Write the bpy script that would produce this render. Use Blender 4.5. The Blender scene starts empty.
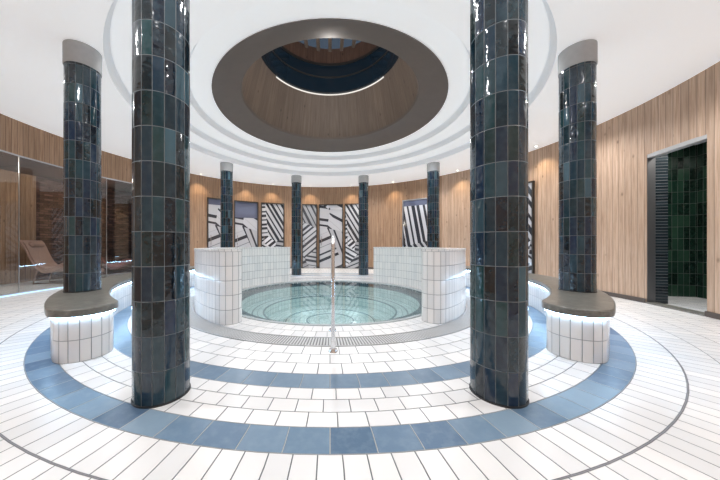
import bpy, bmesh, math, random
from math import sin, cos, pi, radians, sqrt, atan2, floor, hypot
random.seed(4)
S = 0.75                     # metres per layout unit
scn = bpy.context.scene
COL = scn.collection
CAMY, CAMZ, F = -6.277, 1.2, 258.0

# ------------------------------------------------------------------ nodes
class NT:
    def __init__(s, name):
        s.m = bpy.data.materials.new(name); s.m.use_nodes = True
        s.t = s.m.node_tree; s.t.nodes.clear()
        s.out = s.t.nodes.new('ShaderNodeOutputMaterial')
    def n(s, typ, **kw):
        nd = s.t.nodes.new(typ)
        for k, v in kw.items(): setattr(nd, k, v)
        return nd
    def set(s, sock, v):
        if isinstance(v, bpy.types.NodeSocket): s.t.links.new(v, sock)
        elif v is not None: sock.default_value = v
    def ma(s, op, a, b=None, c=None):
        nd = s.n('ShaderNodeMath', operation=op)
        s.set(nd.inputs[0], a); s.set(nd.inputs[1], b); s.set(nd.inputs[2], c)
        return nd.outputs[0]
    def mr(s, v, a, b, c=0.0, d=1.0):
        nd = s.n('ShaderNodeMapRange')
        for i, x in enumerate((v, a, b, c, d)): s.set(nd.inputs[i], x)
        return nd.outputs[0]
    def xyz(s, x, y, z=0.0):
        nd = s.n('ShaderNodeCombineXYZ'); s.set(nd.inputs[0], x); s.set(nd.inputs[1], y); s.set(nd.inputs[2], z)
        return nd.outputs[0]
    def uv(s):
        nd = s.n('ShaderNodeUVMap'); sp = s.n('ShaderNodeSeparateXYZ'); s.t.links.new(nd.outputs[0], sp.inputs[0])
        return sp.outputs[0], sp.outputs[1]
    def obj(s): return s.n('ShaderNodeTexCoord').outputs['Object']
    def noise(s, vec, scale, detail=3, rough=.5):
        nd = s.n('ShaderNodeTexNoise'); s.set(nd.inputs['Vector'], vec); nd.inputs['Scale'].default_value = scale
        nd.inputs['Detail'].default_value = detail; nd.inputs['Roughness'].default_value = rough
        return nd.outputs['Fac']
    def ramp(s, fac, stops, interp='LINEAR'):
        nd = s.n('ShaderNodeValToRGB'); cr = nd.color_ramp; cr.interpolation = interp
        while len(cr.elements) < len(stops): cr.elements.new(.5)
        for e, (p, c) in zip(cr.elements, stops): e.position = p; e.color = (*c, 1)
        s.set(nd.inputs[0], fac); return nd.outputs[0]
    def mix(s, f, a, b, bt='MIX'):
        nd = s.n('ShaderNodeMix', data_type='RGBA', blend_type=bt)
        s.set(nd.inputs[0], f)
        for i, v in ((6, a), (7, b)):
            if isinstance(v, tuple): v = (*v, 1) if len(v) == 3 else v
            s.set(nd.inputs[i], v)
        return nd.outputs[2]
    def bump(s, h, strength, dist):
        nd = s.n('ShaderNodeBump'); s.set(nd.inputs['Height'], h)
        nd.inputs['Strength'].default_value = strength; nd.inputs['Distance'].default_value = dist
        return nd.outputs[0]
    def schlick(s, f0, normal=None):
        g = s.n('ShaderNodeNewGeometry'); vm = s.n('ShaderNodeVectorMath', operation='DOT_PRODUCT')
        s.set(vm.inputs[0], g.outputs['Incoming']); s.set(vm.inputs[1], normal if normal is not None else g.outputs['Normal'])
        c = s.ma('SUBTRACT', 1., s.ma('MINIMUM', 1., s.ma('ABSOLUTE', vm.outputs['Value'])))
        return s.ma('ADD', f0, s.ma('MULTIPLY', 1-f0, s.ma('POWER', c, 5.)))
    def pbsdf(s, col, rough=.5, metal=0., normal=None, coat=0., spec=.5, emis=None, es=0.):
        b = s.n('ShaderNodeBsdfPrincipled')
        if isinstance(col, tuple): col = (*col, 1)
        s.set(b.inputs['Base Color'], col); s.set(b.inputs['Roughness'], rough); s.set(b.inputs['Metallic'], metal)
        s.set(b.inputs['Coat Weight'], coat); s.set(b.inputs['Specular IOR Level'], spec)
        if normal is not None: s.set(b.inputs['Normal'], normal)
        if emis: b.inputs['Emission Color'].default_value = (*emis, 1); b.inputs['Emission Strength'].default_value = es
        s.t.links.new(b.outputs[0], s.out.inputs[0]); return b

def plain(name, col, rough=.5, metal=0., var=.05, scale=6., **k):
    t = NT(name); nz = t.noise(t.obj(), scale)
    c = t.mix(nz, tuple(x*(1-var) for x in col), tuple(min(1, x*(1+var)) for x in col))
    t.pbsdf(c, rough, metal, **k); return t.m

def emit(name, col, st):
    t = NT(name); e = t.n('ShaderNodeEmission'); e.inputs[0].default_value = (*col, 1); e.inputs[1].default_value = st
    t.t.links.new(e.outputs[0], t.out.inputs[0]); return t.m

def tile(name, W, H, stops, grout, g=.006, soft=.004, rough=.2, off=0., tilt=.0, mott=.0, mottcol=(0, 0, 0), gbump=.004, wav=.0, coat=0., interp='LINEAR', spec=.5):
    """UV in tile units; W,H real tile size"""
    t = NT(name); u, v = t.uv()
    row = t.ma('FLOOR', v)
    u2 = t.ma('ADD', u, t.ma('MULTIPLY', row, off)) if off else u
    cu = t.ma('FLOOR', u2); fu = t.ma('FRACT', u2); fv = t.ma('FRACT', v)
    eu = t.ma('MULTIPLY', t.ma('MINIMUM', fu, t.ma('SUBTRACT', 1., fu)), W)
    ev = t.ma('MULTIPLY', t.ma('MINIMUM', fv, t.ma('SUBTRACT', 1., fv)), H)
    e = t.ma('MINIMUM', eu, ev)
    mask = t.mr(e, g, g+soft)
    wn = t.n('ShaderNodeTexWhiteNoise', noise_dimensions='3D')
    oi = t.n('ShaderNodeObjectInfo')
    t.set(wn.inputs['Vector'], t.xyz(cu, row, t.ma('MULTIPLY', oi.outputs['Random'], 37.)))
    col = t.ramp(wn.outputs['Value'], stops, interp)
    if mott:
        nz = t.noise(t.xyz(t.ma('MULTIPLY', u2, W), t.ma('MULTIPLY', v, H), t.ma('MULTIPLY', wn.outputs['Value'], 9.)), 14., 4, .6)
        col = t.mix(t.ma('MULTIPLY', t.mr(nz, .45, .75), mott), col, mottcol)
    col = t.mix(mask, grout, col)
    sp = t.n('ShaderNodeSeparateColor'); t.t.links.new(wn.outputs['Color'], sp.inputs[0])
    h = t.ma('MULTIPLY', mask, gbump)
    if tilt:
        a = t.ma('MULTIPLY', t.ma('SUBTRACT', sp.outputs[0], .5), t.ma('SUBTRACT', fu, .5))
        b = t.ma('MULTIPLY', t.ma('SUBTRACT', sp.outputs[1], .5), t.ma('SUBTRACT', fv, .5))
        h = t.ma('ADD', h, t.ma('MULTIPLY', t.ma('ADD', a, b), tilt))
    if wav:
        nz2 = t.noise(t.xyz(t.ma('MULTIPLY', u2, W), t.ma('MULTIPLY', v, H), t.ma('MULTIPLY', wn.outputs['Value'], 5.)), 9., 2)
        h = t.ma('ADD', h, t.ma('MULTIPLY', nz2, wav))
    nrm = t.bump(h, 1., 1.)
    rg = t.mr(mask, 0, 1, .8, rough)
    t.pbsdf(col, rg, 0., nrm, coat=coat, spec=spec); return t.m

def wood(name, c1, c2, c3, W=.2, rough=.55, seam=.28):
    t = NT(name); u, v = t.uv()
    pu = t.ma('DIVIDE', u, W); cu = t.ma('FLOOR', pu); fu = t.ma('FRACT', pu)
    wn = t.n('ShaderNodeTexWhiteNoise', noise_dimensions='1D'); t.set(wn.inputs['W'], cu)
    r = wn.outputs['Value']
    vec = t.xyz(t.ma('MULTIPLY', u, 14.), t.ma('ADD', t.ma('MULTIPLY', v, .6), t.ma('MULTIPLY', r, 31.)), t.ma('MULTIPLY', r, 11.))
    g = t.noise(vec, 2.2, 6, .65)
    col = t.ramp(g, [(.28, c1), (.5, c2), (.75, c3)])
    col = t.mix(t.mr(r, 0, 1, 0., .4), col, tuple(x*.6 for x in c2))
    vo = t.n('ShaderNodeTexVoronoi'); t.set(vo.inputs['Vector'], t.xyz(t.ma('MULTIPLY', u, 1.25), t.ma('ADD', t.ma('MULTIPLY', v, .7), t.ma('MULTIPLY', r, 7.)), 0.)); vo.inputs['Scale'].default_value = 3.4
    kn = t.mr(vo.outputs['Distance'], .03, .13, 1., 0.)
    col = t.mix(t.ma('MULTIPLY', kn, .75), col, tuple(x*.45 for x in c1))
    e = t.ma('MULTIPLY', t.ma('MINIMUM', fu, t.ma('SUBTRACT', 1., fu)), W)
    mk = t.mr(e, .0015, .007, seam, 1.)
    col = t.mix(mk, tuple(x*.3 for x in c1), col)
    t.pbsdf(col, rough, 0., t.bump(t.ma('ADD', t.ma('MULTIPLY', mk, .004), t.ma('MULTIPLY', g, .001)), .8, 1.)); return t.m

def zebra(name, seed, freq=30., duty=-.1, dark=(.035, .039, .05), light=(.68, .69, .74), cell=.6):
    t = NT(name); u, v = t.uv()
    vo = t.n('ShaderNodeTexVoronoi'); vo.inputs['Scale'].default_value = cell
    t.set(vo.inputs['Vector'], t.xyz(u, v, seed))
    sp = t.n('ShaderNodeSeparateColor'); t.t.links.new(vo.outputs['Color'], sp.inputs[0])
    a = t.ma('ADD', t.ma('MULTIPLY', sp.outputs[0], pi*.8), .5)
    d = t.ma('ADD', t.ma('MULTIPLY', u, t.ma('COSINE', a)), t.ma('MULTIPLY', v, t.ma('SINE', a)))
    w = t.ma('ADD', t.ma('SINE', t.ma('MULTIPLY', d, freq)), t.ma('MULTIPLY', t.ma('SINE', t.ma('MULTIPLY', d, freq*.37)), .6))
    m = t.mr(w, duty-.05, duty+.05)
    lt = t.mix(sp.outputs[1], light, tuple(x*.5 for x in light))
    col = t.mix(m, dark, lt)
    t.pbsdf(col, .08, 0., spec=1.); return t.m

# ------------------------------------------------------------------ mesh builder
class MB:
    def __init__(s): s.v = []; s.f = []; s.uv = []; s.mi = []
    def face(s, pts, uvs=None, mi=0):
        b = len(s.v); s.v += [tuple(p) for p in pts]; s.f.append(list(range(b, b+len(pts))))
        s.uv.append(uvs or [(p[0], p[1]) for p in pts]); s.mi.append(mi)
    def revolve(s, prof, a0=0., a1=2*pi, n=96, c=(0, 0), us=1., vs=1., v0=0., mi=0, flip=False, vlist=None, u0=0.):
        L = [v0]
        for (p, q) in zip(prof, prof[1:]): L.append(L[-1] + hypot(q[0]-p[0], q[1]-p[1]))
        if vlist: L = vlist; 
        for i in range(n):
            t0 = a0+(a1-a0)*i/n; t1 = a0+(a1-a0)*(i+1)/n
            for j in range(len(prof)-1):
                (r0, z0), (r1, z1) = prof[j], prof[j+1]
                P = [(c[0]+r0*cos(t0), c[1]+r0*sin(t0), z0), (c[0]+r0*cos(t1), c[1]+r0*sin(t1), z0),
                     (c[0]+r1*cos(t1), c[1]+r1*sin(t1), z1), (c[0]+r1*cos(t0), c[1]+r1*sin(t0), z1)]
                U = [(t0*us+u0, L[j]*vs), (t1*us+u0, L[j]*vs), (t1*us+u0, L[j+1]*vs), (t0*us+u0, L[j+1]*vs)]
                if r0 < 1e-6: P, U = P[1:], U[1:]
                elif r1 < 1e-6: P, U = P[:3], U[:3]
                if flip: P, U = P[::-1], U[::-1]
                s.face(P, U, mi)
    def prism(s, out, z0, z1, W=1., H=1., top=True, bottom=True, mi=0, topuv=None, v0=None):
        n = len(out); d = 0.; vb = z0 if v0 is None else v0
        for i in range(n):
            p, q = out[i], out[(i+1) % n]; l = hypot(q[0]-p[0], q[1]-p[1])
            s.face([(p[0], p[1], z0), (q[0], q[1], z0), (q[0], q[1], z1), (p[0], p[1], z1)],
                   [(d/W, vb/H), ((d+l)/W, vb/H), ((d+l)/W, (vb+z1-z0)/H), (d/W, (vb+z1-z0)/H)], mi)
            d += l
        f = topuv or (lambda x, y: (x/W, y/H))
        if top: s.face([(x, y, z1) for x, y in out], [f(x, y) for x, y in out], mi)
        if bottom: s.face([(x, y, z0) for x, y in out[::-1]], [f(x, y) for x, y in out[::-1]], mi)
    def box(s, x0, x1, y0, y1, z0, z1, W=1., H=1., mi=0):
        P = [(x0, z0), (x1, z0), (x1, z1), (x0, z1)]
        for y in (y0, y1): s.face([(x, y, z) for x, z in P], [(x/W, z/H) for x, z in P], mi)
        P = [(y0, z0), (y1, z0), (y1, z1), (y0, z1)]
        for x in (x0, x1): s.face([(x, y, z) for y, z in P], [(y/W, z/H) for y, z in P], mi)
        for z in (z0, z1): s.face([(x0, y0, z), (x1, y0, z), (x1, y1, z), (x0, y1, z)], [(x0/W, y0/H), (x1/W, y0/H), (x1/W, y1/H), (x0/W, y1/H)], mi)
    def tube(s, pts, r, n=14, mi=0):
        from mathutils import Vector
        P = [Vector(p) for p in pts]; rings = []; up = Vector((1, 0, 0))
        for i, p in enumerate(P):
            d = (P[min(i+1, len(P)-1)]-P[max(i-1, 0)]).normalized()
            if abs(d.dot(up)) > .95: up = Vector((0, 1, 0))
            a = d.cross(up).normalized(); b = d.cross(a)
            rr = r[i] if isinstance(r, (list, tuple)) else r
            rings.append([p+a*rr*cos(2*pi*k/n)+b*rr*sin(2*pi*k/n) for k in range(n)])
        for A, B in zip(rings, rings[1:]):
            for k in range(n): s.face([A[k], A[(k+1) % n], B[(k+1) % n], B[k]], None, mi)
        s.face(rings[0][::-1], None, mi); s.face(rings[-1], None, mi)
    def build(s, name, mats, parent=None, bevel=0., smooth=35, loc=None):
        me = bpy.data.meshes.new(name)
        me.from_pydata([(x*S, y*S, z*S) for x, y, z in s.v], [], s.f)
        ul = me.uv_layers.new(name='UVMap'); k = 0
        for us in s.uv:
            for u in us: ul.data[k].uv = u; k += 1
        me.polygons.foreach_set('material_index', s.mi)
        bm = bmesh.new(); bm.from_mesh(me); bmesh.ops.remove_doubles(bm, verts=bm.verts, dist=1e-5)
        bmesh.ops.recalc_face_normals(bm, faces=bm.faces)
        bm.to_mesh(me); bm.free()
        for m in (mats if isinstance(mats, (list, tuple)) else [mats]): me.materials.append(m)
        me.polygons.foreach_set('use_smooth', [True]*len(me.polygons))
        me.set_sharp_from_angle(angle=radians(smooth))
        o = bpy.data.objects.new(name, me); COL.objects.link(o)
        if parent: o.parent = parent
        if loc: o.location = [q*S for q in loc]
        if bevel:
            b = o.modifiers.new('bevel', 'BEVEL'); b.width = bevel*S; b.segments = 2; b.limit_method = 'ANGLE'; b.angle_limit = radians(50)
        return o

def tag(o, label, cat=None, group=None, kind=None):
    o['label'] = label
    if cat: o['category'] = cat
    if group: o['group'] = group
    if kind: o['kind'] = kind
    return o
def thing(name, label, cat, loc=(0, 0, 0), rz=0., group=None, kind=None):
    o = bpy.data.objects.new(name, None); COL.objects.link(o); o.empty_display_size = .2
    o.location = [q*S for q in loc]; o.rotation_euler = (0, 0, rz)
    return tag(o, label, cat, group, kind)
def dup(root, loc, rz, label):
    r = root.copy(); COL.objects.link(r); r.location = [q*S for q in loc]; r.rotation_euler = (0, 0, rz); r['label'] = label
    for ch in list(root.children):
        c = ch.copy(); COL.objects.link(c); c.parent = r
        for g in list(ch.children):
            d = g.copy(); COL.objects.link(d); d.parent = c
    return r

# ------------------------------------------------------------------ materials
WH = [(0., (.79, .80, .81)), (.5, (.86, .865, .87)), (1., (.90, .895, .89))]
GR = (.15, .165, .185)
m_floorA = tile('white_floor_tile_long', .145, .29, WH, GR, .0017, .0028, .3, wav=.0004)
m_floorB = tile('white_floor_tile_square', .2, .16, WH, GR, .0017, .0028, .26, wav=.0004)
BL = [(0., (.07, .13, .22)), (.3, (.13, .22, .33)), (.55, (.24, .34, .44)), (.75, (.16, .25, .36)), (1., (.085, .155, .26))]
m_blue = tile('steel_blue_glazed_tile', .27, .22, BL, (.5, .53, .55), .002, .003, .34, mott=.3, mottcol=(.30, .40, .49), wav=.0006, spec=.35)
m_blue2 = tile('mid_blue_glazed_tile', .25, .22, [(0., (.07, .135, .22)), (.5, (.20, .29, .39)), (1., (.12, .20, .30))], (.45, .47, .5), .002, .003, .3, mott=.3, mottcol=(.28, .37, .46), spec=.35)
m_wtile = tile('white_wall_tile', .10, .2, WH, (.20, .22, .25), .0015, .0025, .18, wav=.0006)
m_btile = tile('white_bench_tile', .09, .235, WH, (.26, .28, .31), .0014, .0026, .16, wav=.0006)
CT = [(0., (.002, .004, .008)), (.12, (.006, .022, .050)), (.24, (.010, .048, .066)), (.35, (.002, .006, .010)), (.46, (.012, .050, .058)), (.57, (.007, .022, .058)), (.68, (.003, .009, .013)), (.80, (.009, .042, .068)), (.90, (.004, .014, .026)), (1., (.06, .13, .17))]
m_ctile = tile('deep_blue_petrol_glazed_tile', .0776, .26, CT, (.24, .27, .29), .0011, .002, .10, tilt=.018, mott=.45, mottcol=(.045, .09, .115), wav=.006, gbump=.004, spec=.7)
m_gtile = tile('dark_green_glazed_tile', .11, .27, [(0., (.004, .012, .009)), (.5, (.010, .034, .023)), (1., (.028, .07, .045))], (.16, .185, .17), .0014, .0028, .18, tilt=.008, mott=.4, mottcol=(.035, .08, .055), wav=.003)
m_ktile = tile('black_slim_tile', .5, .06, [(0., (.01, .015, .02)), (1., (.03, .045, .055))], (.12, .13, .14), .003, .003, .25)
m_brick = tile('red_brown_rough_masonry', .24, .08, [(0., (.05, .024, .018)), (.5, (.11, .052, .038)), (1., (.18, .095, .072))], (.04, .03, .025), .005, .006, .75, off=.5, gbump=.01, tilt=.05)
m_night = plain('night_blue_glazing', (.008, .020, .034), .12)
m_pool = tile('pale_aqua_pool_tile', .12, .12, [(0., (.46, .60, .60)), (1., (.60, .71, .71))], (.24, .35, .37), .003, .004, .3)
m_mosaic = tile('dark_blue_mosaic', .07, .07, [(0., (.012, .04, .06)), (.6, (.03, .075, .10)), (1., (.08, .16, .20))], (.12, .19, .22), .003, .003, .3)
m_grate = tile('drain_slots', .036, .3, [(0., (.17, .175, .18)), (1., (.20, .205, .21))], (.60, .61, .62), .009, .002, .35)
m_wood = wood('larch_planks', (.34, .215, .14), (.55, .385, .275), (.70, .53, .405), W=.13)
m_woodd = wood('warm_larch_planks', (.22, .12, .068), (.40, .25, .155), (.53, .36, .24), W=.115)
m_woodk = wood('dark_smoked_planks', (.07, .035, .025), (.14, .078, .053), (.21, .125, .088))
m_drumw = wood('drum_grey_brown_panels', (.115, .083, .064), (.17, .128, .10), (.23, .175, .14), W=.3, rough=.55, seam=.5)
m_plaster = plain('white_ceiling_fill_glow', (.85, .855, .86), .7, var=.01, emis=(.97, .98, 1.), es=.30)  # plaster glows as added fill light; no source behind it
m_riser = plain('white_cove_shade_tone', (.81, .82, .84), .7, var=.01, emis=(.95, .975, 1.), es=.10)  # grey tint and weaker glow paint step shading onto the plaster
m_flatwhite = plain('white_plaster', (.8, .8, .8), .7, var=.01)
m_cap = plain('concrete_grey_metal', (.46, .47, .48), .55, .1, var=.1, scale=20)
m_bronze = plain('taupe_bronze_metal', (.15, .127, .113), .45, .25, var=.1)
m_steel = plain('brushed_steel', (.55, .56, .58), .3, .9)
m_dsteel = plain('dark_steel', (.16, .16, .165), .4, .6)
m_chrome = plain('polished_chrome', (.80, .81, .83), .22, .9, var=.01)
m_black = plain('black_rubber', (.02, .022, .025), .5)
m_base = plain('dark_baseboard', (.09, .07, .06), .5)
m_joint = plain('grey_joint', (.25, .25, .27), .6)
m_frame = plain('dark_bronze_frame', (.05, .045, .04), .4, .4)
m_sand = plain('pinkish_brown_fabric', (.42, .27, .22), .8, var=.1, scale=30)
m_red = plain('muted_red_fabric', (.30, .11, .09), .8, var=.15, scale=30)
m_dark = plain('reddish_brown_shell', (.18, .07, .057), .45)
m_mirror = plain('blue_grey_reflective_glass', (.17, .19, .28), .06, .4)
t = NT('smooth_olive_grey_stone'); o_ = t.obj()
c = t.ramp(t.noise(o_, 18., 5, .65), [(.3, (.115, .112, .10)), (.5, (.17, .167, .15)), (.7, (.24, .235, .21))])
t.pbsdf(c, .32); m_stone = t.m
# water
def glassy(name, tint, f0, rough=.02, bumpy=None):
    t = NT(name); nr = None
    if bumpy: nr = t.bump(t.noise(t.obj(), bumpy[0], 2, .5), bumpy[1], bumpy[2])
    tr = t.n('ShaderNodeBsdfTransparent'); tr.inputs[0].default_value = (*tint, 1)
    gl = t.n('ShaderNodeBsdfGlossy'); gl.inputs['Roughness'].default_value = rough
    if nr is not None: t.set(gl.inputs['Normal'], nr)
    mx = t.n('ShaderNodeMixShader'); t.set(mx.inputs[0], t.schlick(f0, nr)); t.t.links.new(tr.outputs[0], mx.inputs[1]); t.t.links.new(gl.outputs[0], mx.inputs[2])
    t.t.links.new(mx.outputs[0], t.out.inputs[0]); return t.m
m_water = glassy('clear_pool_water', (.87, .935, .94), .02, .02, (3., .08, .015))
m_glass = glassy('clear_glass', (.93, .95, .95), .06)
m_led = emit('cool_white_led', (.45, .72, 1.), 32.)
m_ledlow = emit('cool_floor_led', (.5, .75, 1.), 1.6)
m_drumled = emit('warm_white_led', (1., .95, .88), 1.0)
m_lamp = emit('downlight_glow', (1., .88, .72), 14.)

# ------------------------------------------------------------------ wall helpers
WC = (-.5, 0.); WR = 7.1
def wang(px, R=7.1):
    k = (px-330)/F
    A = k*k+1; B = 2*(k*(-WC[0]) + CAMY); C_ = WC[0]**2+CAMY**2-R**2
    Z = (-B+sqrt(B*B-4*A*C_))/(2*A)
    return atan2(Z+CAMY-WC[1], k*Z-WC[0])
def wpt(a, r=WR): return (WC[0]+r*cos(a), WC[1]+r*sin(a))
def wallseg(mb, a0, a1, z0=0., z1=4.45, r=WR, W=1., H=1.):
    n = max(2, int(abs(a1-a0)/radians(2)))
    mb.revolve([(r, z0), (r, z1)], a0, a1, n, WC, us=r/W, vs=1/H, v0=z0)
D = radians

# ------------------------------------------------------------------ floor
mb = MB()
def rows(r0, r1, depth, W, mi, N=None, grp=99):
    k = max(1, round((r1-r0)/depth)); d = (r1-r0)/k
    for i in range(k):
        a, b = r0+i*d, r0+(i+1)*d
        g0 = r0+(i//grp)*grp*d; g1 = min(r1, g0+grp*d)
        n = N or round(2*pi*(g0+g1)/2/W)
        mb.revolve([(a, 0), (b, 0)], 0, 2*pi, 144, us=n/(2*pi), vlist=[i+.0001, i+.9999], mi=mi, u0=.5*(i % 2))
rows(2.46, 2.93, .24, .15, 1); rows(3.23, 3.88, .21, .22, 1); rows(4.12, 4.58, .155, .2, 1)
rows(4.8, 5.09, .29, .145, 0); rows(5.096, 11.2, .29, .15, 0, grp=3)
fl = mb.build('floor', [m_floorA, m_floorB]); tag(fl, 'white glazed tile floor laid in concentric rings around the pool', 'floor', kind='structure')
def ringobj(name, r0, r1, z, mat, N, label, cat, depth=1):
    mb = MB(); mb.revolve([(r0, z), (r1, z)], 0, 2*pi, 144, us=N/(2*pi), vlist=[.0001, depth-.0001])
    o = mb.build(name, mat); tag(o, label, cat, kind='structure'); return o
ringobj('trim_1', 4.58, 4.8, 0., m_blue, 108, 'wide steel blue tile band in the floor outside the columns', 'floor band')
ringobj('trim_2', 3.88, 4.12, 0., m_blue2, 100, 'blue tile band in the floor just inside the columns', 'floor band')
ringobj('trim_3', 5.09, 5.096, 0.0, m_joint, 100, 'thin grey joint line circling the outer floor', 'floor joint')

gr = thing('drain_grate', 'grey slotted drainage grate ring in the floor around the pool screens', 'drain grate')
mb = MB(); mb.revolve([(2.95, .004), (3.21, .004)], 0, 2*pi, 180, us=540/(2*pi), vlist=[.06, .94]); mb.build('slotted_cover', m_grate, gr)
for a, b in ((2.93, 2.95), (3.21, 3.23)):
    mb = MB(); mb.revolve([(a, -.02), (a, .008), (b, .008), (b, -.02)], 0, 2*pi, 144); mb.build('edge_strip', m_steel, gr)

# ------------------------------------------------------------------ pool
pool = thing('round_pool', 'round sunken pool with clear pale blue water in the centre of the room', 'pool')
PR = 2.38
mb = MB()
def st(r0, z0, r1, z1, r2, z2, N):
    mb.revolve([(r0, z0), (r1, z1), (r2, z2)], 0, 2*pi, 96, us=N/(2*pi), vs=1/.12)
st(2.06, -.10, 2.06, -.34, 1.55, -.34, 100)
st(1.55, -.34, 1.55, -.62, .0, -.62, 75)
basin = mb.build('basin', m_pool, pool)
mb = MB(); mb.revolve([(PR, -.02), (PR, -.10), (2.06, -.10)], 0, 2*pi, 96, us=204/(2*pi), vs=1/.07); mb.build('mosaic_shelf', m_mosaic, basin)
mb = MB(); mb.revolve([(PR, -.06), (PR, -.008), (2.39, .010), (2.46, .010), (2.46, -.05)], 0, 2*pi, 128)
mb.build('rim', plain('pale_grey_rim', (.45, .5, .52), .25), pool)
m_edge = plain('dark_step_edge_tile', (.13, .22, .25), .3)
for r, z in ((1.8, -.339), (1.55, -.337), (1.05, -.619), (.55, -.619)):
    mb = MB(); mb.revolve([(r-.004, z-.02), (r-.004, z+.005), (r+.03, z+.005), (r+.03, z-.003)], 0, 2*pi, 96); mb.build('step_edge', m_edge, basin)
mb = MB(); mb.revolve([(0, -.022), (PR, -.022)], 0, 2*pi, 96); mb.build('water', m_water, pool)

# ------------------------------------------------------------------ arc stadium
def stadium(rc, hw, a0, a1, n=60, m=14):
    P = []
    for i in range(n+1): a = a0+(a1-a0)*i/n; P.append(((rc+hw)*cos(a), (rc+hw)*sin(a)))
    c1 = (rc*cos(a1), rc*sin(a1))
    for i in range(1, m): b = a1+pi*i/m; P.append((c1[0]+hw*cos(b), c1[1]+hw*sin(b)))
    for i in range(n+1): a = a1+(a0-a1)*i/n; P.append(((rc-hw)*cos(a), (rc-hw)*sin(a)))
    c0 = (rc*cos(a0), rc*sin(a0))
    for i in range(1, m): b = a0+pi+pi*i/m; P.append((c0[0]+hw*cos(b), c0[1]+hw*sin(b)))
    return P
def polar(rc, W):
    def f(x, y):
        a = atan2(y, x)
        if a < 0 and abs(a) > pi*.55: a += 2*pi
        return (a*rc/W, (hypot(x, y)-rc)/W*.8+.5)
    return f
for sgn, lab, (q0, q1) in ((-1, 'low curved white tiled screen on the left side of the pool', (35.5, 146.5)), (1, 'low curved white tiled screen on the right side of the pool', (37.5, 143.5))):
    w = thing('pool_screen', lab, 'low screen', group='low tiled screens around the pool')
    a0, a1 = (D(-90+q0), D(-90+q1)) if sgn > 0 else (D(270-q1), D(270-q0))
    P = stadium(2.73, .192, a0, a1)
    mb = MB(); mb.prism(P, 0, 1.10, .10, .22, top=False, bottom=False); mb.build('tiled_body', m_wtile, w)
    mb = MB(); mb.prism(stadium(2.73, .198, a0, a1), 1.10, 1.135, .10, .22, bottom=True, topuv=polar(2.73, .10), v0=.02); mb.build('coping', m_wtile, w)

# benches
for sgn, lab in ((-1, 'curved white tiled bench with stone seat along the left columns'), (1, 'curved white tiled bench with stone seat along the right columns')):
    w = thing('tiled_bench', lab, 'bench', group='curved benches under the columns')
    a0, a1 = (D(-90+38.3), D(-90+141.7)) if sgn > 0 else (D(270-141.7), D(270-38.3))
    mb = MB(); mb.prism(stadium(4.37, .245, a0, a1), 0, .455, .09, .2275, bottom=False, top=True); bb = mb.build('base', m_btile, w)
    mb = MB(); mb.prism(stadium(4.37, .29, a0, a1), .47, .55); mb.build('seat_slab', m_stone, w, bevel=.012)
    mb = MB(); mb.prism(stadium(4.37, .262, a0, a1), .450, .47); mb.build('light_strip', m_led, bb)

# ------------------------------------------------------------------ columns
CR = .1975
def column(base_z, label):
    t_ = thing('tiled_pillar', label, 'pillar', group='dark tiled columns around the pool', kind='thing')
    H = 4.0-base_z
    mb = MB(); mb.revolve([(CR, 0), (CR, H-.26)], 0, 2*pi, 64, us=16/(2*pi), vs=1/.26, v0=.0); mb.build('shaft', m_ctile, t_)
    mb = MB(); mb.revolve([(CR-.02, H-.3), (CR+.008, H-.3), (CR+.010, H-.296), (CR+.010, H-.01), (0, H-.01)], 0, 2*pi, 60); mb.build('capital', m_cap, t_)
    mb = MB(); mb.revolve([(CR+.006, 0), (CR+.006, .012), (CR-.01, .016)], 0, 2*pi, 60); mb.build('base_ring', m_black, t_)
    return t_
cl = {(-18): 'large dark teal tiled column in the left foreground standing on the floor', 18: 'large dark teal tiled column in the right foreground standing on the floor',
      -54: 'dark teal tiled column on the near end of the left bench', 54: 'dark teal tiled column on the near end of the right bench',
      -90: 'dark tiled column on the middle of the left bench, behind the foreground column', 90: 'dark tiled column on the middle of the right bench, behind the foreground column',
      -126: 'slim looking far column rising behind the left pool screen', 126: 'slim looking far column rising behind the right pool screen',
      -162: 'far column left of the gap between the pool screens, nearest the back', 162: 'far column right of the gap between the pool screens, nearest the back'}
pf = pb = None
for q, lab in cl.items():
    a = D(-90+q); on = abs(q) in (54, 90, 126)
    loc = (4.4*cos(a), 4.4*sin(a), 0.) if not on else (4.38*cos(a), 4.38*sin(a), .55)
    rz = D(q*1.7)
    if on:
        if pb is None: pb = column(.55, lab); pb.location = [k*S for k in loc]; pb.rotation_euler.z = rz
        else: dup(pb, loc, rz, lab)
    else:
        if pf is None: pf = column(0., lab); pf.location = [k*S for k in loc]; pf.rotation_euler.z = rz
        else: dup(pf, loc, rz, lab)

# ------------------------------------------------------------------ ceiling + oculus
mb = MB()
def cove(r, z0, z1, k=.08):     # riser ending in a quarter-round cove
    P = [(r, z0), (r, z1-k)]
    for i in range(1, 7): a = pi/2*i/6; P.append((r-k*(1-cos(a)), z1-k+k*sin(a)))
    return P
rr = [(4.15, 4.14), (3.62, 4.28), (3.10, 4.42)]
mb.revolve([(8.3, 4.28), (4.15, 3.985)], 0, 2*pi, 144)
pz = 3.985
for i, (r, z1) in enumerate(rr):
    P = cove(r, pz, z1); mb.revolve(P, 0, 2*pi, 144, mi=1)
    nr_ = rr[i+1][0] if i < 2 else 2.6
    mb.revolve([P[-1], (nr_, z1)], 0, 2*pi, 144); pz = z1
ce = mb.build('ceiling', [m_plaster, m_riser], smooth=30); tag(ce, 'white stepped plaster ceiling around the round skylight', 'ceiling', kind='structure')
oc = thing('window_1', 'round skylight shaft with taupe bronze ring in the ceiling', 'skylight', kind='structure')
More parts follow.
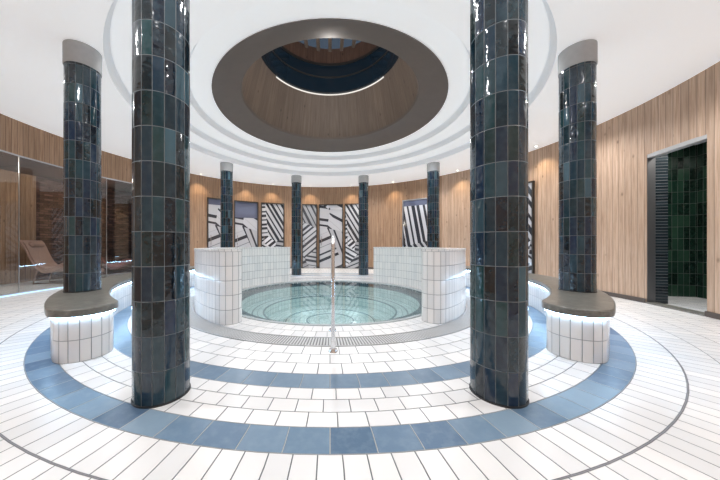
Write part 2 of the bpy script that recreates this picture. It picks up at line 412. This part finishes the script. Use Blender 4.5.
mb = MB(); mb.revolve([(2.6, 4.46), (2.62, 4.40), (2.58, 4.40), (2.04, 4.6), (2.02, 4.66)], 0, 2*pi, 128); mb.build('bronze_ring', m_bronze, oc)
mb = MB(); mb.revolve([(2.04, 4.63), (1.72, 5.88)], 0, 2*pi, 96, us=1.9); mb.build('wood_drum', m_drumw, oc)
mb = MB(); mb.revolve([(1.73, 5.84), (1.718, 5.84), (1.714, 5.87), (1.72, 5.87)], D(30), D(150), 60); mb.build('light_ring', m_drumled, oc)
mb = MB(); mb.revolve([(1.72, 5.88), (1.62, 5.89), (1.62, 6.7)], 0, 2*pi, 96); mb.build('dark_glazing', m_night, oc)
mb = MB()
mb.revolve([(1.62, 6.30), (1.60, 6.30), (1.60, 6.34), (1.62, 6.34)], 0, 2*pi, 96); mb.revolve([(1.62, 6.68), (1.59, 6.68), (1.59, 6.74), (1.62, 6.74)], 0, 2*pi, 96)
mb.build('glazing_bars', m_frame, oc)
mb = MB(); mb.revolve([(1.62, 6.7), (1.62, 7.2)], 0, 2*pi, 96, us=1.6); mb.build('timber_crown', m_woodk, oc)
mb = MB()
for k in range(9):
    x = -1.4+.35*k; h = sqrt(1.62**2-x*x)
    mb.box(x-.05, x+.05, -h, h, 7.10, 7.16)
for y in (-.9, 0, .9):
    h = sqrt(1.62**2-y*y); mb.box(-h, h, y-.05, y+.05, 7.04, 7.10)
mb.build('roof_bars', m_drumw, oc)
mb = MB(); mb.revolve([(0, 7.2), (1.65, 7.2)], 0, 2*pi, 64); mb.build('glass_pane', glassy('skylight_glass', (.18, .20, .22), .05), oc)

# ------------------------------------------------------------------ walls
AR0, AR1 = wang(707), wang(647)       # right doorway
DH = 3.06
mb = MB(); wallseg(mb, D(-62), AR0); wallseg(mb, AR1, D(42)); wallseg(mb, AR0, AR1, DH)
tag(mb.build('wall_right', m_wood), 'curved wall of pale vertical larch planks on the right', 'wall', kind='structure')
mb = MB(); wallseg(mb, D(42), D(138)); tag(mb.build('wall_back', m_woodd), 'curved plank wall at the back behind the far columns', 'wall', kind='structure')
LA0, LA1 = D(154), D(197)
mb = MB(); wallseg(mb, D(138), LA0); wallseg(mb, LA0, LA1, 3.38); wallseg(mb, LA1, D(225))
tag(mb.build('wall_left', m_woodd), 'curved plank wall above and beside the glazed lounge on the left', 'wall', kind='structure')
mb = MB(); wallseg(mb, D(225), D(298)); tag(mb.build('wall_front', m_wood), 'curved plank wall behind the viewer', 'wall', kind='structure')
def baseb(nm, segs, lab):
    mb = MB()
    for a0, a1 in segs: mb.revolve([(WR, .09), (WR-.03, .09), (WR-.03, 0)], a0, a1, max(4, int((a1-a0)/D(2))), WC)
    tag(mb.build(nm, m_base), lab, 'baseboard', kind='structure')
baseb('baseboard_right', [(D(-62), AR0), (AR1, D(42))], 'dark baseboard along the right plank wall')
baseb('baseboard_back', [(D(42), D(138))], 'dark baseboard along the back wall')
mb = MB(); mb.revolve([(WR-.04, .0), (WR-.07, .0), (WR-.07, .02), (WR-.04, .025)], LA0, LA1, 30, WC)
tag(mb.build('trim_4', m_ledlow), 'cool light line along the floor at the foot of the lounge glass', 'light line', kind='structure')

# right doorway: shower room with green tiles
am = (AR0+AR1)/2; hwid = WR*sin((AR1-AR0)/2)
px_, py_ = wpt(am, WR)
dr = thing('door_1', 'open doorway with slim steel frame into dark green tiled shower room', 'doorway', (px_, py_, 0), am+pi/2, kind='structure')
mb = MB()
mb.box(-hwid-.01, -hwid+.006, -.12, .012, 0, DH); mb.box(hwid-.006, hwid+.01, -.12, .012, 0, DH)
mb.build('jamb', m_dsteel, dr, bevel=.003)
mb = MB(); mb.box(-hwid-.01, hwid+.01, -.12, .012, DH-.07, DH+.01); mb.build('lintel', m_cap, dr, bevel=.006)
mb = MB(); mb.box(-hwid, hwid, -.14, .05, 0, .03); mb.build('threshold', m_stone, dr)
mb = MB()
W_, H_ = .11, .27
mb.face([(-1.5, -1.7, 0), (1.5, -1.7, 0), (1.5, -1.7, 3.5), (-1.5, -1.7, 3.5)], [(0, 0), (3/W_, 0), (3/W_, 3.5/H_), (0, 3.5/H_)])
for x in (-1.5, 1.5): mb.face([(x, -1.7, 0), (x, -.1, 0), (x, -.1, 3.5), (x, -1.7, 3.5)], [(0, 0), (1.6/W_, 0), (1.6/W_, 3.5/H_), (0, 3.5/H_)])
mb.build('green_tiled_wall', m_gtile, dr)
mb = MB()
for x in (-hwid, hwid):
    s_ = 1 if x > 0 else -1
    mb.box(min(x, x+s_*1.0), max(x, x+s_*1.0), -.33, -.12, 0, 3.5, .5, .06)
mb.build('black_tiled_pier', m_ktile, dr)
mb = MB(); mb.face([(-1.5, -1.7, 3.5), (1.5, -1.7, 3.5), (1.5, 0, 3.5), (-1.5, 0, 3.5)]); mb.build('shower_ceiling', m_flatwhite, dr)

# patterned doors on the back wall
m_z = {'a': zebra('leaf_film_a', 1.3, 30), 'b': zebra('leaf_film_b', 4.2, 26, .1), 'c': zebra('leaf_film_c', 7.7, 20, -.6), 'g': zebra('leaf_film_g', 2.9, 28, -.3, (.06, .065, .08), (.5, .52, .56))}
def zdoor(i, p0, p1, label, mk, zt=3.3, plain_from=None):
    a0, a1 = wang(p1), wang(p0); am = (a0+a1)/2; hw = WR*sin((a1-a0)/2)
    x, y = wpt(am, WR-.045)
    r = thing('door_%d' % i, label, 'door', (x, y, 0), am+pi/2, kind='structure')
    mb = MB()
    mb.box(-hw, -hw+.04, -.03, .05, 0, zt); mb.box(hw-.04, hw, -.03, .05, 0, zt); mb.box(-hw, hw, -.03, .05, zt-.05, zt)
    mb.build('door_frame', m_steel if i == 6 else m_frame, r)
    zp = plain_from or zt-.05
    mb = MB(); mb.box(-hw+.04, hw-.04, -.01, .02, .02, zp); pn = mb.build('patterned_panel', m_z[mk], r)
    if plain_from:
        mb = MB(); mb.box(-hw+.04, hw-.04, -.01, .02, zp, zt-.05); mb.build('reflective_panel', m_mirror, r)
    mb = MB(); mb.tube([(hw-.14, .02, 1.2), (hw-.14, .06, 1.2), (hw-.14, .06, 1.65), (hw-.14, .02, 1.65)], .012); mb.build('door_handle', m_chrome, pn)
    return r
zdoor(2, 207, 231, 'grey patterned door at the back, partly behind a far column on the left', 'c', plain_from=3.0)
zdoor(3, 234, 258, 'patterned door with blue grey reflective upper pane right of the far left column', 'c', plain_from=2.5)
zdoor(4, 261, 284, 'black and grey striped door between the far left column and the leftmost back column', 'a')
zdoor(5, 302, 317, 'narrow grey striped panel, left of the three between the back columns', 'g')
zdoor(7, 319, 343, 'wide white panel with sparse black stripes, middle of the three between the back columns', 'c')
zdoor(8, 345, 360, 'narrow black and white striped panel, right of the three between the back columns', 'a')
zdoor(6, 403, 429, 'steel framed black and white patterned door beside the far right column', 'b', plain_from=3.0)
zdoor(9, 519, 535, 'black and white patterned door half hidden by the right foreground column', 'a', 3.2)

# ------------------------------------------------------------------ left glazed lounge
n_p = 5
for k in range(n_p):
    b0 = LA0+(LA1-LA0)*k/n_p; b1 = LA0+(LA1-LA0)*(k+1)/n_p; am = (b0+b1)/2; hw = WR*sin((b1-b0)/2); x, y = wpt(am, WR*cos((b1-b0)/2))
    labs = ['far right glass panel of the lounge front, mostly behind the foreground column', 'glass panel of the lounge front just right of the bench column', 'glass panel of the lounge front behind the left bench column', 'glass panel of the lounge front at the left edge of the view', 'nearest glass panel of the lounge front beyond the left edge']
    r = thing('window_%d' % (k+2), labs[k], 'glass panel', (x, y, 0), am+pi/2, kind='structure')
    mb = MB(); mb.box(-hw+.004, hw-.004, -.008, .008, .05, 3.36); mb.build('pane', m_glass, r)
    mb = MB(); mb.box(-hw, hw, -.02, .02, 0, .05); mb.box(-hw, hw, -.02, .02, 3.36, 3.39); mb.box(-hw-.004, -hw+.004, -.01, .01, .05, 3.36); mb.build('window_frame', m_steel, r)
LM = wang(36, 9.6)
if LM < 0: LM += 2*pi
mb = MB(); wallseg(mb, LM, D(206), 0, 3.6, 9.6)
p, q = wpt(D(204), 7.1), wpt(D(204), 9.65)
mb.face([(*p, 0), (*q, 0), (*q, 3.6), (*p, 3.6)], [(0, 0), (2.5, 0), (2.5, 3.6), (0, 3.6)])
tag(mb.build('wall_lounge', m_woodd), 'plank wall inside the glazed lounge at the left edge', 'wall', kind='structure')
mb = MB(); wallseg(mb, D(140), LM, 0, 3.6, 9.6, .24, .08)
p, q = wpt(D(142), 7.1), wpt(D(142), 9.65)
mb.face([(*p, 0), (*q, 0), (*q, 3.6), (*p, 3.6)], [(0, 0), (2.5/.24, 0), (2.5/.24, 3.6/.08), (0, 3.6/.08)])
tag(mb.build('wall_recess', m_brick), 'dark red brown masonry wall deep inside the lounge behind the bench column', 'wall', kind='structure')
mb = MB(); mb.revolve([(7.12, 3.5), (9.7, 3.5)], D(140), D(206), 30, WC); tag(mb.build('ceiling_lounge', m_woodk), 'dark ceiling over the glazed lounge', 'ceiling', kind='structure')

def lounger(loc, rz, label, shell, cush):
    r = thing('lounge_chair', label, 'lounge chair', loc, rz, group='loungers behind the lounge glass')
    key = [(-1.0, .30), (-.8, .42), (-.55, .52), (-.3, .50), (-.05, .38), (.15, .34), (.35, .46), (.5, .72), (.62, 1.02), (.76, 1.28)]
    prof = []
    for i in range(len(key)-1):
        p0, p1, p2, p3 = key[max(i-1, 0)], key[i], key[i+1], key[min(i+2, len(key)-1)]
        for k in range(4):
            s_ = k/4
            prof.append(tuple(.5*((2*p1[d]) + (-p0[d]+p2[d])*s_ + (2*p0[d]-5*p1[d]+4*p2[d]-p3[d])*s_**2 + (-p0[d]+3*p1[d]-3*p2[d]+p3[d])*s_**3) for d in (0, 1)))
    prof.append(key[-1])
    def ribbon(p, th, w, mat, name, par):
        mb = MB()
        for (a, b) in zip(p, p[1:]):
            for z0 in (0, th):
                mb.face([(a[0], -w, a[1]+z0), (b[0], -w, b[1]+z0), (b[0], w, b[1]+z0), (a[0], w, a[1]+z0)])
            for y in (-w, w): mb.face([(a[0], y, a[1]), (b[0], y, b[1]), (b[0], y, b[1]+th), (a[0], y, a[1]+th)])
        for a in (p[0], p[-1]): mb.face([(a[0], -w, a[1]), (a[0], w, a[1]), (a[0], w, a[1]+th), (a[0], -w, a[1]+th)])
        return mb.build(name, mat, par, smooth=50)
    ribbon(prof, .07, .38, shell, 'shell', r)
    cu = ribbon([(x, z+.07) for x, z in prof[2:-2]], .08, .34, cush, 'cushion', r)
    mb = MB(); mb.tube([(.62, -.24, 1.19), (.62, -.2, 1.21), (.62, .2, 1.21), (.62, .24, 1.19)], [.04, .08, .08, .04]); mb.build('headrest', cush, cu)
    for y in (-.28, .28):
        mb = MB(); mb.tube([(-.6, y, .5), (-.52, y, .02), (.5, y, .02), (.38, y, .5)], .022, 8); mb.build('leg_frame', shell, r)
lounger((-8.6, 1.95, 0), D(192), 'curved pinkish brown lounge chair behind the glass, left of the bench column', m_sand, m_sand)
lounger((-7.9, 3.25, 0), D(232), 'curved reddish brown lounge chair behind the glass right of the bench column', m_dark, m_red)
# ------------------------------------------------------------------ handrail
h = thing('handrail', 'slim steel handrail loop at the pool entrance in the centre', 'handrail', (.035, -3.36, 0))
mb = MB(); mb.tube([(0, 0, 0), (0, 0, 1.18), (0, .015, 1.24), (0, .06, 1.28), (0, .12, 1.29), (0, .58, 1.29), (0, .65, 1.28), (0, .69, 1.24), (0, .70, 1.18), (0, .70, 0)], .021, 16); mb.build('rail', m_chrome, h)
for y in (0, .70):
    mb = MB(); mb.revolve([(.0, .03), (.045, .026), (.055, .0)], 0, 2*pi, 24, (0, y)); mb.build('foot_flange', m_chrome, h)
mb = MB(); mb.tube([(0, 0, .62), (0, .70, .62)], .014); mb.build('cross_bar', m_chrome, h)

# ------------------------------------------------------------------ lights
def light(kind, loc, energy, col=(1, 1, 1), size=.05, rot=(0, 0, 0), **k):
    l = bpy.data.lights.new('lamp_or_fill_light', kind); l.energy = energy; l.color = col
    if kind == 'AREA': l.shape = 'DISK'; l.size = size
    else: l.shadow_soft_size = size
    for a, b in k.items(): setattr(l, a, b)
    o = bpy.data.objects.new('lamp_or_fill_light', l); COL.objects.link(o); o.location = [q*S for q in loc]; o.rotation_euler = rot
    return o
dl = None
def cz(r): return 3.985+(r-4.15)*(4.28-3.985)/(8.3-4.15)
def downlight(x, y, z, e, label, col=(1, .97, .93), ang=150):
    global dl
    if dl is None:
        dl = thing('ceiling_downlight', label, 'downlight', (x, y, z), 0, 'small ceiling downlights along the back wall')
        mb = MB(); mb.revolve([(.035, .01), (.035, -.006), (.055, -.008), (.06, .01)], 0, 2*pi, 24); mb.build('rim', m_steel, dl)
        mb = MB(); mb.revolve([(0, .0), (.036, .0)], 0, 2*pi, 24); mb.build('lens', m_lamp, dl)
    else: dup(dl, (x, y, z), 0, label)
    light('SPOT', (x, y, z-.03), e, col, .03, spot_size=D(ang), spot_blend=.9)
for px in (198, 246, 272, 310, 352, 395, 462, 545):
    a = wang(px); x, y = wpt(a, 6.76); downlight(x, y, cz(hypot(x, y)), 38, 'tiny recessed ceiling downlight washing the back plank wall', (1, .78, .52), 100)
for k in range(14):
    a = D(-90+360/14*(k+.5)); r = 5.6
    light('SPOT', (r*cos(a), r*sin(a), cz(r)-.04), 70, (.99, .99, 1), .02, spot_size=D(156), spot_blend=.8)  # added fill spots under the outer ceiling, no fixtures
for k in range(6):
    a = D(60*k+30); light('SPOT', (3.3*cos(a), 3.3*sin(a), 4.24), 54, (.98, .99, 1), .02, spot_size=D(150), spot_blend=.8)  # more added fill spots inside the column ring, no fixtures
light('SPOT', (0, 0, 6.7), 170, (.9, .95, 1.), .02, spot_size=D(72), spot_blend=.5)
light('POINT', (0, 0, 4.95), 24, (1, .95, .9), .0)  # added unseen point to brighten the wood drum
light('POINT', (0, 0, 6.2), 12, (.95, .95, 1), .0)  # added unseen point to brighten the roof bars
light('POINT', (-8.4, 2.6, 3.3), 18, (1, .8, .62), .01); light('POINT', (-8.4, -.6, 3.3), 20, (1, .84, .7), .01)
sx, sy = wpt((AR0+AR1)/2, 7.85); light('AREA', (sx, sy, 3.46), 22, (1, .96, .9), .5)
for k in range(4):
    a = D(90*k+45); light('POINT', (.9*cos(a), .9*sin(a), -.25), 2.5, (.93, .99, 1.), .0)  # added points without fixtures, brightening the pool from under water

w = bpy.data.worlds.new('World'); scn.world = w; w.use_nodes = True
bg = w.node_tree.nodes['Background']; bg.inputs[0].default_value = (.55, .7, .9, 1); bg.inputs[1].default_value = .6

cam = bpy.data.cameras.new('camera'); co = bpy.data.objects.new('camera', cam); COL.objects.link(co)
co.location = (0, CAMY*S, CAMZ*S); co.rotation_euler = (pi/2, 0, 0)
cam.sensor_fit = 'HORIZONTAL'; cam.sensor_width = 36; cam.lens = F/720*36; cam.shift_x = 30/720; cam.shift_y = 5/720; cam.clip_start = .02
scn.camera = co
scn.view_settings.view_transform = 'Standard'
